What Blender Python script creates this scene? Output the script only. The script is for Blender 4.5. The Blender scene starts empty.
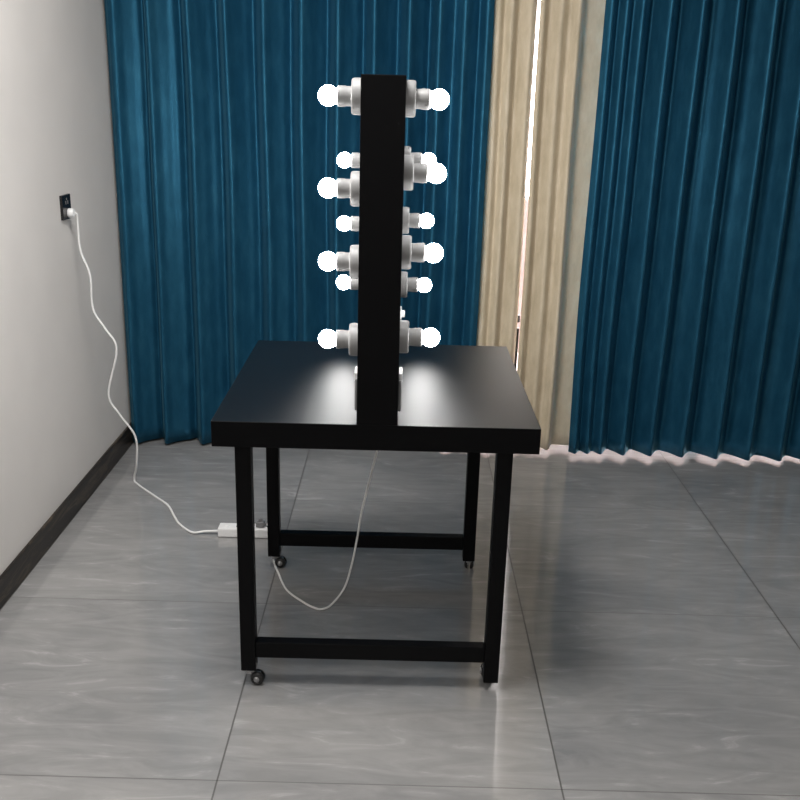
import bpy, bmesh, math, random
from mathutils import Vector, Matrix
random.seed(4)
S = bpy.context.scene
COL = S.collection
PI = math.pi

# ------------------------------------------------------------ materials
def mat(name, color, rough=.5, spec=.5, metal=0, sheen=0, sheen_tint=(1, 1, 1), sheen_rough=.3, emit=None, estr=0, coat=0):
    m = bpy.data.materials.new(name); m.use_nodes = True
    b = m.node_tree.nodes['Principled BSDF']
    b.inputs['Base Color'].default_value = (*color, 1)
    b.inputs['Roughness'].default_value = rough
    b.inputs['Specular IOR Level'].default_value = spec
    b.inputs['Metallic'].default_value = metal
    b.inputs['Sheen Weight'].default_value = sheen
    b.inputs['Sheen Tint'].default_value = (*sheen_tint, 1)
    b.inputs['Sheen Roughness'].default_value = sheen_rough
    b.inputs['Coat Weight'].default_value = coat
    if emit:
        b.inputs['Emission Color'].default_value = (*emit, 1)
        b.inputs['Emission Strength'].default_value = estr
    return m, m.node_tree, b

def N(nt, typ, **kw):
    n = nt.nodes.new(typ)
    for k, v in kw.items():
        if k in n.inputs: n.inputs[k].default_value = v
        else: setattr(n, k, v)
    return n

def noise(nt, scale, sc=(1, 1, 1), detail=4, rough=.5, rot=(0, 0, 0), distortion=0):
    tc = N(nt, 'ShaderNodeTexCoord'); mp = N(nt, 'ShaderNodeMapping')
    mp.inputs['Scale'].default_value = sc; mp.inputs['Rotation'].default_value = rot
    no = N(nt, 'ShaderNodeTexNoise')
    no.inputs['Scale'].default_value = scale; no.inputs['Detail'].default_value = detail
    no.inputs['Roughness'].default_value = rough; no.inputs['Distortion'].default_value = distortion
    nt.links.new(tc.outputs['Object'], mp.inputs['Vector']); nt.links.new(mp.outputs['Vector'], no.inputs['Vector'])
    return no.outputs['Fac']

def ramp(nt, fac, stops):
    r = N(nt, 'ShaderNodeValToRGB'); e = r.color_ramp.elements
    while len(e) < len(stops): e.new(.5)
    for i, (p, c) in enumerate(stops):
        e[i].position = p; e[i].color = (*c, 1) if len(c) == 3 else c
    nt.links.new(fac, r.inputs['Fac']); return r.outputs['Color']

def bump(nt, b, fac, strength=.1, dist=.01):
    bp = N(nt, 'ShaderNodeBump'); bp.inputs['Strength'].default_value = strength; bp.inputs['Distance'].default_value = dist
    nt.links.new(fac, bp.inputs['Height']); nt.links.new(bp.outputs['Normal'], b.inputs['Normal'])

def fabric(name, c0, c1, c2, sheen, tint, rough=.55, spec=.4, sheen_rough=.3):
    m, nt, b = mat(name, c1, rough, spec, sheen=sheen, sheen_tint=tint, sheen_rough=sheen_rough)
    f = noise(nt, 26, (1, 1, .35), 6, .65)
    nt.links.new(ramp(nt, f, [(.3, c0), (.5, c1), (.72, c2)]), b.inputs['Base Color'])
    b.inputs['Specular Tint'].default_value = (*tint, 1)
    bump(nt, b, noise(nt, 420, (1, 1, .5), 2), .12, .002)
    return m
M = {}
M['blue'] = fabric('blue_drape_fabric', (.011, .071, .136), (.015, .090, .165), (.024, .118, .20), .12, (.35, .85, 1), .38, .6, .3)
M['blue'].node_tree.nodes['Principled BSDF'].inputs['Metallic'].default_value = .5
M['beige'] = fabric('beige_drape_fabric', (.48, .41, .29), (.56, .48, .35), (.63, .55, .42), .3, (1, .92, .95), .5, .4)

m, nt, b = mat('white_wall_paint', (.72, .69, .66), .6, .3)
f = noise(nt, 3, (1, 1, 1), 3)
nt.links.new(ramp(nt, f, [(.3, (.70, .672, .645)), (.7, (.75, .72, .69))]), b.inputs['Base Color'])
bump(nt, b, noise(nt, 160, detail=3), .05, .002); M['wall'] = m
M['ceiling'] = mat('ceiling_paint', (.72, .72, .70), .8, .2)[0]

m, nt, b = mat('baseboard_stone', (.02, .016, .013), .3, .2)
f = noise(nt, 9, (1, .35, 3), 8, .7, distortion=1.2)
nt.links.new(ramp(nt, f, [(.36, (.012, .010, .009)), (.50, (.022, .018, .015)), (.60, (.085, .065, .045)), (.64, (.018, .014, .012))]), b.inputs['Base Color'])
M['base'] = m

# polished grey porcelain floor tiles, 0.8 m grid
m, nt, b = mat('floor_tile', (.25, .25, .25), .17, .8)
tc = N(nt, 'ShaderNodeTexCoord'); sp = N(nt, 'ShaderNodeSeparateXYZ'); nt.links.new(tc.outputs['Object'], sp.inputs[0])
def math_(op, a, bb=None, c=None):
    n = N(nt, 'ShaderNodeMath', operation=op)
    for i, v in enumerate((a, bb, c)):
        if v is None: continue
        if isinstance(v, (int, float)): n.inputs[i].default_value = v
        else: nt.links.new(v, n.inputs[i])
    return n.outputs[0]
def grid(out, off, w):
    t = math_('DIVIDE', math_('SUBTRACT', out, off), .8)
    d = math_('MULTIPLY', math_('ABSOLUTE', math_('SUBTRACT', t, math_('ROUND', t))), .8)
    return math_('LESS_THAN', d, w), math_('FLOOR', t)
gx, ix = grid(sp.outputs['X'], -.3993, .0021)
gy, iy = grid(sp.outputs['Y'], 1.8032, .0016)
cmb = N(nt, 'ShaderNodeCombineXYZ')
nt.links.new(math_('MULTIPLY', ix, 3.7), cmb.inputs[0]); nt.links.new(math_('MULTIPLY', iy, 5.3), cmb.inputs[1])
va = N(nt, 'ShaderNodeVectorMath', operation='ADD'); nt.links.new(tc.outputs['Object'], va.inputs[0]); nt.links.new(cmb.outputs[0], va.inputs[1])
def tnoise(scale, sc, rot, detail, dist, rough=.55):
    mp = N(nt, 'ShaderNodeMapping'); mp.inputs['Scale'].default_value = sc; mp.inputs['Rotation'].default_value = rot
    no = N(nt, 'ShaderNodeTexNoise'); no.inputs['Scale'].default_value = scale; no.inputs['Detail'].default_value = detail
    no.inputs['Distortion'].default_value = dist; no.inputs['Roughness'].default_value = rough
    nt.links.new(va.outputs[0], mp.inputs[0]); nt.links.new(mp.outputs[0], no.inputs['Vector']); return no.outputs['Fac']
cloud = tnoise(1.7, (1, 2.0, 1), (0, 0, .35), 5, .6)
streak = tnoise(4.2, (.8, 3.6, 1), (0, 0, .42), 7, 1.6, .62)
c1 = ramp(nt, cloud, [(.3, (.195, .196, .199)), (.7, (.285, .281, .276))])
c2 = ramp(nt, streak, [(.38, (.0, .0, .0)), (.60, (.35, .35, .35)), (.70, (1, 1, 1))])
mx = N(nt, 'ShaderNodeMix', data_type='RGBA'); mx.blend_type = 'MIX'
nt.links.new(math_('MULTIPLY', c2, .5), mx.inputs['Factor']); nt.links.new(c1, mx.inputs[6]); mx.inputs[7].default_value = (.48, .47, .46, 1)
gr = math_('MAXIMUM', gx, gy)
mx2 = N(nt, 'ShaderNodeMix', data_type='RGBA')
nt.links.new(math_('ADD', math_('MULTIPLY', gx, .82), math_('MULTIPLY', gy, .7)), mx2.inputs['Factor'])
nt.links.new(mx.outputs[2], mx2.inputs[6]); mx2.inputs[7].default_value = (.03, .028, .025, 1)
nt.links.new(mx2.outputs[2], b.inputs['Base Color'])
rr = N(nt, 'ShaderNodeMapRange'); rr.inputs['To Min'].default_value = .07; rr.inputs['To Max'].default_value = .15
nt.links.new(streak, rr.inputs['Value'])
nt.links.new(math_('MAXIMUM', rr.outputs[0], math_('MULTIPLY', gr, .6)), b.inputs['Roughness'])
bp = N(nt, 'ShaderNodeBump'); bp.inputs['Strength'].default_value = .05; bp.inputs['Distance'].default_value = .004
nt.links.new(tnoise(9, (1, 1.6, 1), (0, 0, 0), 2, 0), bp.inputs['Height']); nt.links.new(bp.outputs['Normal'], b.inputs['Normal'])
M['floor'] = m

m, nt, b = mat('black_laminate', (.005, .005, .0055), .38, .5)
bump(nt, b, noise(nt, 300, (1, 1, 1), 2), .05, .0006); 
gl = N(nt, 'ShaderNodeBsdfGlossy'); gl.distribution = 'BECKMANN'; gl.inputs['Roughness'].default_value = .42
fr = N(nt, 'ShaderNodeFresnel'); fr.inputs['IOR'].default_value = 1.75; ms = N(nt, 'ShaderNodeMixShader'); b.inputs['Specular IOR Level'].default_value = 0
nt.links.new(fr.outputs[0], ms.inputs[0]); nt.links.new(b.outputs[0], ms.inputs[1]); nt.links.new(gl.outputs[0], ms.inputs[2])
nt.links.new(ms.outputs[0], nt.nodes['Material Output'].inputs['Surface']); M['top'] = m
m, nt, b = mat('black_board', (.003, .003, .0035), .5, .08)
bump(nt, b, noise(nt, 200, (1, 1, .2), 2), .05, .0006); M['board'] = m
M['edge'] = mat('tabletop_edge_band', (.05, .05, .055), .3)[0]
M['steel'] = mat('black_powder_coated_steel', (.003, .003, .0035), .45, .1)[0]
M['rubber'] = mat('black_rubber', (.012, .012, .012), .5)[0]
M['chrome'] = mat('brushed_metal', (.45, .45, .46), .3, metal=1)[0]
M['plastic'] = mat('white_plastic', (.8, .8, .8), .35)[0]
M['plate'] = mat('white_lamp_holder_plastic', (.24, .24, .24), .5)[0]
M['cord'] = mat('white_cord', (.82, .82, .81), .4)[0]
M['grey'] = mat('grey_plastic', (.20, .20, .205), .4)[0]
M['black'] = mat('glossy_black_plastic', (.01, .01, .011), .25)[0]
M['mirror'] = mat('mirror_silver', (.9, .9, .9), .02, metal=1)[0]
M['bulb'] = mat('lit_bulb_glass', (.9, .9, .9), .3, emit=(1, .985, .97), estr=62)[0]
M['alu'] = mat('window_frame_metal', (.05, .045, .045), .4)[0]
M['concrete'] = mat('pale_pink_outdoor_wall', (.85, .74, .71), .8)[0]
M['brick'] = mat('pink_outdoor_render', (.19, .145, .135), .8)[0]
g = bpy.data.materials.new('window_glass'); g.use_nodes = True; nt = g.node_tree; nt.nodes.clear()
o = N(nt, 'ShaderNodeOutputMaterial'); ms = N(nt, 'ShaderNodeMixShader'); t = N(nt, 'ShaderNodeBsdfTransparent'); gl = N(nt, 'ShaderNodeBsdfGlossy')
gl.inputs['Roughness'].default_value = .02; fr = N(nt, 'ShaderNodeFresnel'); fr.inputs['IOR'].default_value = 1.3
nt.links.new(fr.outputs[0], ms.inputs[0]); nt.links.new(t.outputs[0], ms.inputs[1]); nt.links.new(gl.outputs[0], ms.inputs[2]); nt.links.new(ms.outputs[0], o.inputs[0])
M['glass'] = g

# ------------------------------------------------------------ mesh helpers
def obj(name, bm, m, parent=None, smooth=False, loc=None):
    me = bpy.data.meshes.new(name)
    bmesh.ops.recalc_face_normals(bm, faces=bm.faces)
    bm.to_mesh(me); bm.free()
    for mm in (m if isinstance(m, (list, tuple)) else [m]): me.materials.append(mm)
    if smooth:
        for p in me.polygons: p.use_smooth = True
        try: me.set_sharp_from_angle(angle=math.radians(38))
        except Exception: pass
    o = bpy.data.objects.new(name, me); COL.objects.link(o)
    if parent: o.parent = parent
    if loc: o.location = loc
    return o

def box(bm, x0, x1, y0, y1, z0, z1, bev=0, mi=0):
    r = bmesh.ops.create_cube(bm, size=1)
    vs = r['verts']
    for v in vs:
        v.co = Vector((x0 + (v.co.x + .5) * (x1 - x0), y0 + (v.co.y + .5) * (y1 - y0), z0 + (v.co.z + .5) * (z1 - z0)))
    fs = {f for v in vs for f in v.link_faces}
    for f in fs: f.material_index = mi
    if bev:
        es = list({e for v in vs for e in v.link_edges})
        bmesh.ops.bevel(bm, geom=es, offset=bev, segments=2, affect='EDGES', profile=.6)
    return bm
def B(*a, **k): return box(bmesh.new(), *a, **k)

def lathe(bm, prof, axis='z', seg=32, origin=(0, 0, 0), sign=1, mi=0):
    """prof: list of (r, h) from start to end, closed at both ends where r=0"""
    rings = []
    o = Vector(origin)
    for r, h in prof:
        ring = []
        k = 1 if r < 1e-6 else seg
        for i in range(k):
            a = 2 * PI * i / seg
            c, s = r * math.cos(a), r * math.sin(a)
            if axis == 'z': p = Vector((c, s, h * sign))
            elif axis == 'x': p = Vector((h * sign, c, s))
            else: p = Vector((c, h * sign, s))
            ring.append(bm.verts.new(o + p))
        rings.append(ring)
    for a, b2 in zip(rings, rings[1:]):
        n = max(len(a), len(b2))
        for i in range(n):
            j = (i + 1) % n
            if len(a) == 1: f = bm.faces.new((a[0], b2[i], b2[j]))
            elif len(b2) == 1: f = bm.faces.new((a[i], a[j], b2[0]))
            else: f = bm.faces.new((a[i], a[j], b2[j], b2[i]))
            f.material_index = mi
    return bm

def smooth_path(pts, n=10):
    P = [Vector(p) for p in pts]; P = [2 * P[0] - P[1]] + P + [2 * P[-1] - P[-2]]; out = []
    for i in range(1, len(P) - 2):
        for k in range(n):
            t = k / n; a, b_, c, d = P[i - 1], P[i], P[i + 1], P[i + 2]
            out.append(.5 * ((2 * b_) + (c - a) * t + (2 * a - 5 * b_ + 4 * c - d) * t * t + (3 * b_ - a - 3 * c + d) * t ** 3))
    out.append(P[-2]); return out

def tube(bm, pts, r, seg=10):
    prev = None; up = Vector((.3, .5, .81))
    for i, p in enumerate(pts):
        t = (pts[min(i + 1, len(pts) - 1)] - pts[max(i - 1, 0)]).normalized()
        n = (up - t * up.dot(t))
        if n.length < 1e-4: n = Vector((1, 0, 0))
        n.normalize(); up = n; q = t.cross(n)
        ring = [bm.verts.new(p + r * (math.cos(2 * PI * k / seg) * n + math.sin(2 * PI * k / seg) * q)) for k in range(seg)]
        if prev:
            for k in range(seg): bm.faces.new((prev[k], prev[(k + 1) % seg], ring[(k + 1) % seg], ring[k]))
        else: bm.faces.new(ring)
        prev = ring
    bm.faces.new(prev); return bm

def tag(o, label=None, cat=None, group=None, kind=None):
    if label: o['label'] = label
    if cat: o['category'] = cat
    if group: o['group'] = group
    if kind: o['kind'] = kind
    return o
def empty(name, loc, rz=0):
    e = bpy.data.objects.new(name, None); COL.objects.link(e); e.location = loc; e.rotation_euler = (0, 0, rz); e.empty_display_size = .1
    return e
def copy_tree(o, parent):
    c = o.copy(); COL.objects.link(c); c.parent = parent
    for ch in [k for k in bpy.data.objects if k.parent == o]: copy_tree(ch, c)
    return c

# ------------------------------------------------------------ the room
XL, XR, YB, YF, ZC = -1.21, 3.6, -2.6, 4.30, 2.75
tag(obj('floor', B(XL - .1, XR + .1, YB - .1, YF + .12, -.1, 0), M['floor']), kind='structure')
tag(obj('ceiling', B(XL - .1, XR + .1, YB - .1, YF + .12, ZC, ZC + .1), M['ceiling']), kind='structure')
tag(obj('wall_left', B(XL - .1, XL, YB - .1, YF + .12, 0, ZC), M['wall']), kind='structure')
tag(obj('wall_right', B(XR, XR + .1, YB - .1, YF + .12, 0, ZC), M['wall']), kind='structure')
tag(obj('wall_front', B(XL, XR, YB - .1, YB, 0, ZC), M['wall']), kind='structure')
bm = bmesh.new()
WX0, WX1, WZ1 = .12, 3.0, 2.35
box(bm, XL, WX0, YF, YF + .12, 0, ZC); box(bm, WX1, XR, YF, YF + .12, 0, ZC); box(bm, WX0, WX1, YF, YF + .12, WZ1, ZC)
tag(obj('wall_back', bm, M['wall']), kind='structure')
bm = B(XL, XL + .010, YB, YF, 0, .092, bev=.002)
tag(obj('baseboard_left', bm, M['base']), kind='structure')
tag(obj('baseboard_back', B(XL + .010, WX0 - .02, YF - .010, YF, 0, .092, bev=.002), M['base']), kind='structure')
# sliding balcony window behind the drapes
bm = bmesh.new()
fw = .045
box(bm, WX0, WX1, YF + .02, YF + .09, 0, .03); box(bm, WX0, WX1, YF + .02, YF + .09, WZ1 - fw, WZ1)
box(bm, WX0, WX0 + fw, YF + .02, YF + .09, .03, WZ1 - fw); box(bm, WX1 - fw, WX1, YF + .02, YF + .09, .03, WZ1 - fw)
for x in (1.45, 2.2): box(bm, x - fw / 2, x + fw / 2, YF + .03, YF + .08, .03, WZ1 - fw)
wf = tag(obj('window_1', bm, M['alu']), kind='structure')
obj('glass_pane', B(WX0 + fw - .004, WX1 - fw + .004, YF + .052, YF + .057, .028, WZ1 - fw + .004), M['glass'], wf)
bm = B(.538, .553, YF + .008, YF + .03, .06, .50, bev=.002); box(bm, .536, .553, YF + .008, YF + .03, .528, .562, bev=.003)
obj('door_bar', bm, M['black'], wf)
# balcony outside
tag(obj('floor_balcony', B(-1.5, 4.2, YF + .12, YF + 1.5, -.1, -.01), M['concrete']), kind='structure')
tag(obj('wall_balcony', B(-1.5, 4.2, YF + 1.5, YF + 1.62, -.1, .95), M['brick']), kind='structure')

# ------------------------------------------------------------ drapes
def profile(nodes, bumps=(), step=.0035, sigma=.009):
    """fold outline in plan: smooth waves through ridges (near) and valleys (far), softened by sigma,
    with a small rounded crease standing proud at each x in bumps"""
    x0, x1 = nodes[0][0], nodes[-1][0]; n = int((x1 - x0) / step); st = (x1 - x0) / n
    ys = []
    for k in range(n + 1):
        x = x0 + k * st
        for (xa, ya), (xb, yb_) in zip(nodes, nodes[1:]):
            if x <= xb + 1e-9: break
        t = min(1, max(0, (x - xa) / (xb - xa))); e = (1 - math.cos(PI * t)) / 2
        ys.append(ya + (yb_ - ya) * (.45 * e + .55 * t))
    w = int(3 * sigma / st) + 1; out = []
    for k in range(n + 1):
        a = wt = 0
        for d in range(-w, w + 1):
            g = math.exp(-(d * st / sigma) ** 2 / 2); q = ys[min(n, max(0, k + d))]; a += g * q; wt += g
        x = x0 + k * st
        out.append((x, a / wt - sum(h_ * math.exp(-((x - xb) / .0150) ** 2 / 2) for xb, h_ in bumps)))
    return out

def drape(name, label, nodes, z0f, m, bumps=(), ztop=2.60, wob=.004):
    pr = profile(nodes, bumps); yf = min(p[1] for p in nodes); yb = max(p[1] for p in nodes)
    nz = 40; bm = bmesh.new(); grid_ = []
    ph = [random.uniform(0, 6) for _ in range(4)]
    ymid = (yf + yb) / 2
    for j in range(nz + 1):
        t = j / nz
        row = []
        for (x, y) in pr:
            z0 = z0f(x); z = z0 + (ztop - z0) * t
            amp = 1 + .10 * math.sin(1.7 * z + ph[0] + 2 * x) - .12 * t
            dx = wob * (math.sin(2.1 * z + ph[1] + 5 * x) - math.sin(ph[1] + 5 * x + 2.1)) + wob * .5 * math.sin(5 * z + ph[2] + 9 * x)
            dy = .003 * math.sin(3.1 * z + ph[3] + 7 * x)
            row.append(bm.verts.new((x + dx * (0 if x < XL + .03 else 1), ymid + (y - ymid) * amp + dy, z)))
        grid_.append(row)
    for j in range(nz):
        for i in range(len(pr) - 1):
            bm.faces.new((grid_[j][i], grid_[j][i + 1], grid_[j + 1][i + 1], grid_[j + 1][i]))
    me = bpy.data.meshes.new(name); bm.to_mesh(me); bm.free(); me.materials.append(m)
    for p in me.polygons: p.use_smooth = True
    o = bpy.data.objects.new(name, me); COL.objects.link(o)
    sol = o.modifiers.new('cloth_thickness', 'SOLIDIFY'); sol.thickness = .0025; sol.offset = 0
    tag(o, label, 'curtain'); return o

def rnd(v, d=.010): return v + random.uniform(-d, d)
# left drape: each fold rises to a ridge, slopes gently away to the right, then turns back sharply
FL = [(-1.170, -1.081), (-1.036, -.938), (-.874, -.789), (-.719, -.640), (-.568, -.494), (-.424, -.348), (-.285, -.208),
      (-.143, -.071), (-.005, .061), (.112, .160), (.214, .262), (.300, .329)]
nl = [(-1.199, 3.985)]
for i, (a, b_) in enumerate(FL):
    d = .098 if a < .1 else .06
    if i == len(FL) - 1: nl += [(a, 3.965), (b_, 3.985)]; break
    nl += [(a, rnd(3.962, .005)), (a + .4 * (b_ - a), 3.962 + d * .25), (b_, rnd(3.962 + d * .80)), (b_ + .30 * (FL[i + 1][0] - b_), rnd(3.962 + d, .006))]
drape('window_curtain', 'long teal blue curtain hanging left of the mirror table, beside the white wall', nl, lambda x: .012, M['blue'],
      [(a, .017 if a < .1 else .009) for a, b_ in FL] + [(b_, .013 if a < .1 else .006) for a, b_ in FL])
# right drape: the mirror image, sharp turn to the right of each ridge
FR = [.785, .841, .900, 1.008, 1.132, 1.271, 1.421, 1.560, 1.702, 1.845, 1.99, 2.13, 2.28, 2.42, 2.57, 2.71, 2.85, 3.0, 3.14, 3.28]
nr = [(.757, 3.965)]
for a, c in zip(FR, FR[1:]):
    g_ = c - a; d = .092 * min(1, .40 + g_ / .22)
    nr += [(a, rnd(3.93, .005)), (a + .20 * g_, rnd(3.93 + d * .5, .004)), (a + .42 * g_, rnd(3.93 + d, .006)), (a + .62 * g_, rnd(3.93 + d * .66, .006)), (a + .85 * g_, rnd(3.93 + d * .25, .004))]
nr.append((FR[-1], 3.925))
drape('window_curtain', 'long teal blue curtain on the right side, daylight showing under its hem', nr,
      lambda x: .023 - .011 * max(0, min(1, (x - 1.2) / .6)), M['blue'],
      [(a, .017 if i > 2 else .009) for i, a in enumerate(FR)] + [(a - .075, .006) for a in FR[4:]])
drape('window_curtain', 'narrow beige curtain panel between the left blue curtain and the bright gap',
      [(.296, 4.03), (.320, 4.02), (.355, 3.99), (.380, 4.02), (.402, 3.985), (.418, 3.995), (.430, 4.03), (.456, 4.0), (.486, 3.98), (.502, 4.01)], lambda x: .024, M['beige'], [(.352, .010), (.402, .016), (.478, .010)], wob=.002)
drape('window_curtain', 'wider beige curtain panel between the bright gap and the right blue curtain',
      [(.516, 4.005), (.532, 3.99), (.553, 4.035), (.600, 3.99), (.634, 4.012), (.674, 3.975), (.690, 4.045), (.73, 4.04), (.785, 4.035)], lambda x: .024, M['beige'], [(.531, .012), (.600, .011), (.670, .018)], wob=.002)
bm = B(-1.19, 3.35, 3.96, 4.08, 2.60, 2.63, bev=.003)
for x in (-1.0, 0, 1.0, 2.0, 3.0): box(bm, x - .02, x + .02, 4.0, 4.04, 2.63, ZC)
tag(obj('curtain_track', bm, M['plastic']), 'white curtain track the blue and beige curtains hang from', 'curtain rail')

# ------------------------------------------------------------ table
TX, TY, PSI = -.4551, 2.1443, .0057
def TW(a, b_, z):
    c, s = math.cos(PSI), math.sin(PSI)
    return (TX + c * a - s * b_, TY + s * a + c * b_, z)
W, D, H, TH = .8008, .7957, .7625, .066
tb = empty('makeup_table', (TX, TY, 0), PSI)
tag(tb, 'square black table with casters standing on the tiles under the lit mirror', 'table')
bm = B(0, W, 0, D, H - TH, H, bev=.0018)
bm.normal_update()
for fc in bm.faces:
    if abs(fc.normal.z) < .3: fc.material_index = 1
obj('tabletop', bm, [M['top'], M['board']], tb)
LW = .040; LZ = .045
legs = [(.050, .029), (.701, .029), (.033, .6855), (.685, .6855)]
for (a, b_) in legs:
    bm = B(a, a + LW, b_, b_ + LW, .024 if (a > .5 and b_ < .1) else LZ, H - TH, bev=.003)
    obj('leg', bm, M['steel'], tb)
for b_, a0, a1 in ((.029, .090, .701), (.6855, .073, .685)):
    bm = B(a0, a1, b_ + .004, b_ + .036, .084, .130, bev=.003)
    obj('stretcher', bm, M['steel'], tb)
# under-top rails joining the legs
bm = bmesh.new()
box(bm, .052, .078, .069, .6855, H - TH - .03, H - TH, bev=.002); obj('side_rail', bm, M['steel'], tb)
bm = bmesh.new()
box(bm, .712, .726, .069, .6855, H - TH - .03, H - TH, bev=.002); obj('side_rail', bm, M['steel'], tb)

def caster(a, b_, yaw):
    """stem under the leg, fork trailing to one side, ball-like wheel"""
    base = bmesh.new()
    lathe(base, [(0, LZ), (.017, LZ), (.017, LZ - .003), (.009, LZ - .005), (.009, LZ - .012), (0, LZ - .012)], seg=24)
    c = obj('caster', base, M['chrome'], tb, smooth=True, loc=(a, b_, 0)); c.rotation_euler = (0, 0, yaw)
    fk = bmesh.new(); box(fk, -.011, .030, -.0035, .0035, .027, .037, bev=.002)
    obj('fork', fk, M['chrome'], c)
    for s in (-1, 1):
        w = bmesh.new()
        lathe(w, [(0, .0045), (.0185, .0045), (.019, .007), (.0165, .0125), (.0105, .0155), (.0095, .0145), (0, .0145)], axis='y', seg=32, origin=(.021, 0, .019), sign=s)
        obj('wheel', w, M['rubber'], c, smooth=True)
        h = bmesh.new()
        lathe(h, [(0, .0146), (.0085, .0146), (.006, .0175), (0, .018)], axis='y', seg=20, origin=(.021, 0, .019), sign=s)
        obj('hub', h, M['chrome'], c, smooth=True)
caster(.072, .045, -.12)
caster(.718, .078, math.radians(96))
caster(.053, .705, -.1)
caster(.707, .705, math.radians(80))

# ------------------------------------------------------------ mirror standing on the table
A0, A1, MZ1 = .3528, .4518, 1.5645
mr = empty('lighted_makeup_mirror', TW((A0 + A1) / 2, .39, H), PSI)
tag(mr, 'tall double-sided black framed mirror with lit bulbs, standing on the table', 'mirror')
ta = (A1 - A0) / 2; MD = .39; MH = MZ1 - H
def ml(b_): return b_ - MD
bm = bmesh.new()
st = .115
box(bm, -ta, ta, ml(0), ml(st), 0, MH, bev=.0015); box(bm, -ta, ta, ml(.78 - st), ml(.78), 0, MH, bev=.0015)
box(bm, -ta, ta, ml(st), ml(.78 - st), MH - .09, MH, bev=.0015); box(bm, -ta, ta, ml(st), ml(.78 - st), 0, .10, bev=.0015)
box(bm, -ta + .02, ta - .02, ml(st), ml(.78 - st), .10, MH - .09)
obj('frame', bm, M['board'], mr)
for s in (-1, 1):
    x0, x1 = sorted((s * (ta - .02), s * (ta - .012)))
    obj('mirror_glass', B(x0, x1, ml(st + .002), ml(.78 - st - .002), .102, MH - .092), M['mirror'], mr)

def lamp(s):
    bm = bmesh.new()
    lathe(bm, [(0, 0), (.0398, 0), (.0398, .016), (.0385, .0205), (.0365, .022), (0, .022)], axis='x', sign=s, seg=40)
    p = obj('lamp_holder', bm, M['plate'], mr, smooth=True)
    bm = bmesh.new()
    lathe(bm, [(0, .0215), (.0215, .0215), (.0215, .034), (.0225, .036), (.0225, .052), (.021, .0535), (0, .0535)], axis='x', sign=s, seg=32)
    obj('socket', bm, M['plate'], p, smooth=True)
    bm = bmesh.new()
    prof = [(0, .050), (.015, .050), (.0165, .055)]
    for k in range(13):
        a = math.radians(142 - k * 142 / 12)
        prof.append((.0226 * math.sin(a), .0745 + .0226 * math.cos(a)))
    prof[-1] = (0, .0971)
    lathe(bm, prof, axis='x', sign=s, seg=28)
    tag(obj('light_bulb', bm, M['bulb'], p, smooth=True), 'glowing round bulb')
    return p
near_l = [1.518, 1.316, 1.147, .959]; near_r = [1.516, 1.355, 1.173, .969]
far_l = [1.515, 1.338, 1.153, .974]; far_r = [1.515, 1.343, 1.167, .972]
for s, nz_, fz_ in ((-1, near_l, far_l), (1, near_r, far_r)):
    first = None
    for b_, zs in ((.06, nz_), (.71, fz_)):
        for z in zs:
            if first is None: first = lamp(s); p = first
            else: p = copy_tree(first, mr)
            p.location = (s * ta, ml(b_), z - H)
    # switch box low on the stile: lit top painted white, shaded rest grey
    bm = B(*sorted((s * ta, s * (ta + .0075))), ml(.045), ml(.115), .020, .100, bev=.003)
    sw = obj('switch_box', bm, M['grey'], mr)
    obj('lit_box_top', B(*sorted((s * (ta + .001), s * (ta + .0090))), ml(.05), ml(.11), .094, .116, bev=.002), M['plastic'], sw)
bm = bmesh.new(); lathe(bm, [(0, 0), (.020, 0), (.020, .004), (.010, .005), (.009, .013), (0, .013)], axis='x', seg=28)
obj('dimmer_knob', bm, M['plastic'], mr, smooth=True, loc=(ta, ml(.30), .972 - H))

# ------------------------------------------------------------ wall outlet, plug, cords, power strip
wo = empty('wall_outlet', (XL, 3.385, 1.117)); tag(wo, 'black square wall outlet on the white wall beside the curtain', 'socket')
obj('face_plate', B(0, .010, -.043, .043, -.043, .043, bev=.002), M['black'], wo)
bm = bmesh.new()
box(bm, .0098, .0112, -.012, -.008, .010, .022); box(bm, .0098, .0112, .008, .012, .010, .022); box(bm, .0098, .0112, -.002, .002, .024, .032)
obj('pin_slots', bm, M['grey'], wo)
bm = bmesh.new(); lathe(bm, [(0, 0), (.016, 0), (.017, .003), (.017, .013), (.014, .019), (.008, .021), (0, .021)], axis='x', seg=28)
wall_plug = obj('plug', bm, M['plastic'], None, smooth=True)
pts = [(-1.181, 3.395, 1.095), (-1.174, 3.405, 1.088), (-1.177, 3.415, 1.05), (-1.176, 3.42, .957), (-1.148, 3.42, .868), (-1.150, 3.43, .741), (-1.107, 3.42, .668), (-1.069, 3.42, .588),
       (-1.118, 3.44, .405), (-1.085, 3.45, .320), (-1.035, 3.47, .222), (-1.045, 3.50, .10), (-1.071, 3.54, .012), (-1.045, 3.50, .0045), (-.94, 3.38, .0045), (-.877, 3.306, .0045), (-.83, 3.21, .0045), (-.795, 3.145, .0045), (-.736, 3.080, .005),
       (-.69, 3.080, .010), (-.634, 3.078, .015)]
PSL = Vector((-.530, 3.078, 0)); o_ = PSL
bm = tube(bmesh.new(), [p - o_ for p in smooth_path(pts, 8)], .0042)
ps = empty('power_strip', PSL); tag(ps, 'white power strip on the floor, its long cord plugged into the left wall', 'power strip')
obj('cable', bm, M['cord'], ps, smooth=True)
wall_plug.parent = ps; wall_plug.location = Vector((XL + .011, 3.393, 1.095)) - PSL
obj('body', B(-.108, .108, -.026, .026, .002, .036, bev=.005), M['plastic'], ps)
obj('rubber_pad', B(-.095, .095, -.02, .02, 0, .003), M['grey'], ps)
bm = bmesh.new(); box(bm, -.088, -.068, -.007, .007, .034, .040, bev=.002); obj('switch_button', bm, M['plastic'], ps)
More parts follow.
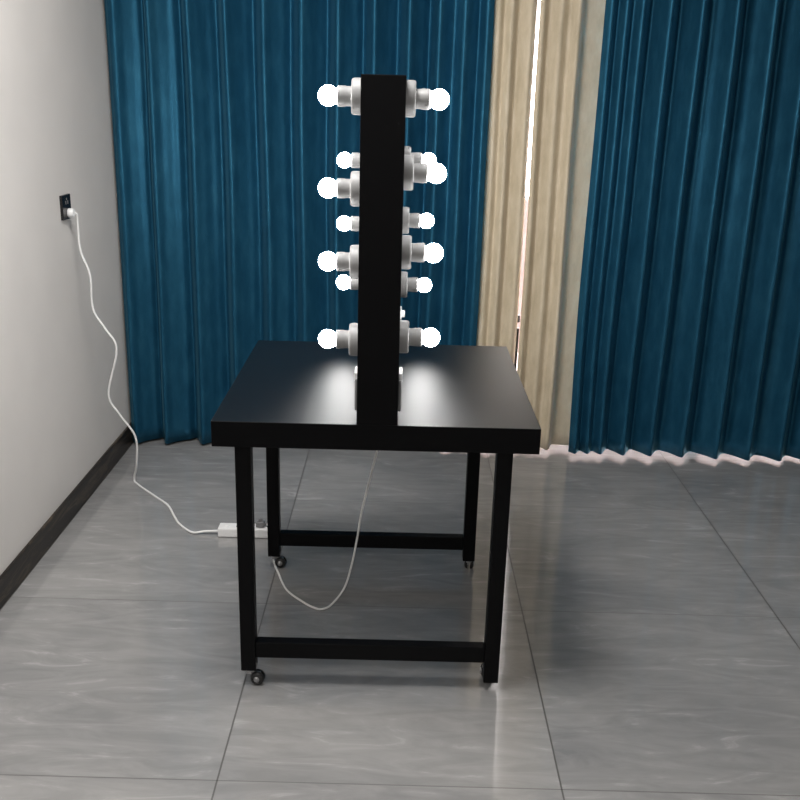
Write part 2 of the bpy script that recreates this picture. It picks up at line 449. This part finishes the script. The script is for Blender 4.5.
for x in (-.035, .02, .075):
    bm = bmesh.new()
    box(bm, x - .018, x + .018, -.017, .017, .0355, .0368)
    k = obj('outlet', bm, M['plastic'], ps)
    bm = bmesh.new()
    box(bm, x - .009, x - .006, -.008, .002, .0362, .0374); box(bm, x + .006, x + .009, -.008, .002, .0362, .0374); box(bm, x - .0015, x + .0015, .006, .012, .0362, .0374)
    obj('pin_slots', bm, M['black'], k)
bm = bmesh.new()
box(bm, -.503, -.473, 3.064, 3.092, .0385, .058, bev=.004); box(bm, -.494, -.482, 3.072, 3.084, .056, .068, bev=.002); box(bm, -.476, -.464, 3.073, 3.083, .042, .052, bev=.002)
pts = [(-.465, 3.078, .047), (-.448, 3.05, .040), (-.436, 2.99, .012), (-.415, 2.885, .004), (-.385, 2.79, .004), (-.345, 2.685, .004), (-.286, 2.613, .004), (-.248, 2.580, .004), (-.222, 2.572, .0045), (-.195, 2.595, .008),
       (-.158, 2.645, .040), (-.136, 2.65, .12), (-.121, 2.65, .205), (-.107, 2.65, .300), (-.084, 2.65, .408), (-.064, 2.65, .501), (-.045, 2.65, .60), (-.035, 2.65, .692)]
inv = (Matrix.Translation(mr.location) @ Matrix.Rotation(PSI, 4, 'Z')).inverted()
bmesh.ops.transform(bm, matrix=inv, verts=bm.verts)
bc = tube(bmesh.new(), [inv @ p for p in smooth_path(pts, 8)], .0032)
cb = obj('power_cord', bc, M['cord'], mr, smooth=True); tag(cb, 'thin white cord hanging under the table')
obj('plug', bm, M['grey'], cb)

# ------------------------------------------------------------ sky outside
w = bpy.data.worlds.new('World'); S.world = w; w.use_nodes = True
bg = w.node_tree.nodes['Background']; bg.inputs[0].default_value = (1, .95, .96, 1); bg.inputs[1].default_value = 13.5

for k, (x, y, e, sz) in enumerate(((-.45, 2.0, 46, .8), (-.1, -.9, 28, .5))):  # unseen lights added: overhead fill, and one behind the camera for curtain fold highlights
    la = bpy.data.lights.new('added_fill_light', 'AREA'); la.shape = 'DISK'; la.size = sz; la.energy = e; la.color = (1, .975, .95)
    lo = bpy.data.objects.new('added_fill_light', la); COL.objects.link(lo); lo.location = (x, y, ZC - .03)
# ------------------------------------------------------------ camera
f, h, pitch, yaw, roll = 940.58, 1.51892, .3114, .0006, .0269
cp, sp_ = math.cos(pitch), math.sin(pitch); cy, sy = math.cos(yaw), math.sin(yaw)
F = Vector((sy * cp, cy * cp, -sp_)); R0 = Vector((cy, -sy, 0)); U0 = R0.cross(F)
R = math.cos(roll) * R0 + math.sin(roll) * U0; U = -math.sin(roll) * R0 + math.cos(roll) * U0
cam = bpy.data.cameras.new('camera'); co = bpy.data.objects.new('camera', cam); COL.objects.link(co)
mw = Matrix((R, U, -F)).transposed().to_4x4(); mw.translation = (0, 0, h); co.matrix_world = mw
cam.sensor_width = 36; cam.sensor_fit = 'HORIZONTAL'; cam.lens = f * 36 / 800; cam.clip_start = .05
S.camera = co
S.view_settings.view_transform = 'Standard'; S.view_settings.look = 'None'; S.view_settings.exposure = .2; S.view_settings.gamma = 1
S.view_settings.use_curve_mapping = False
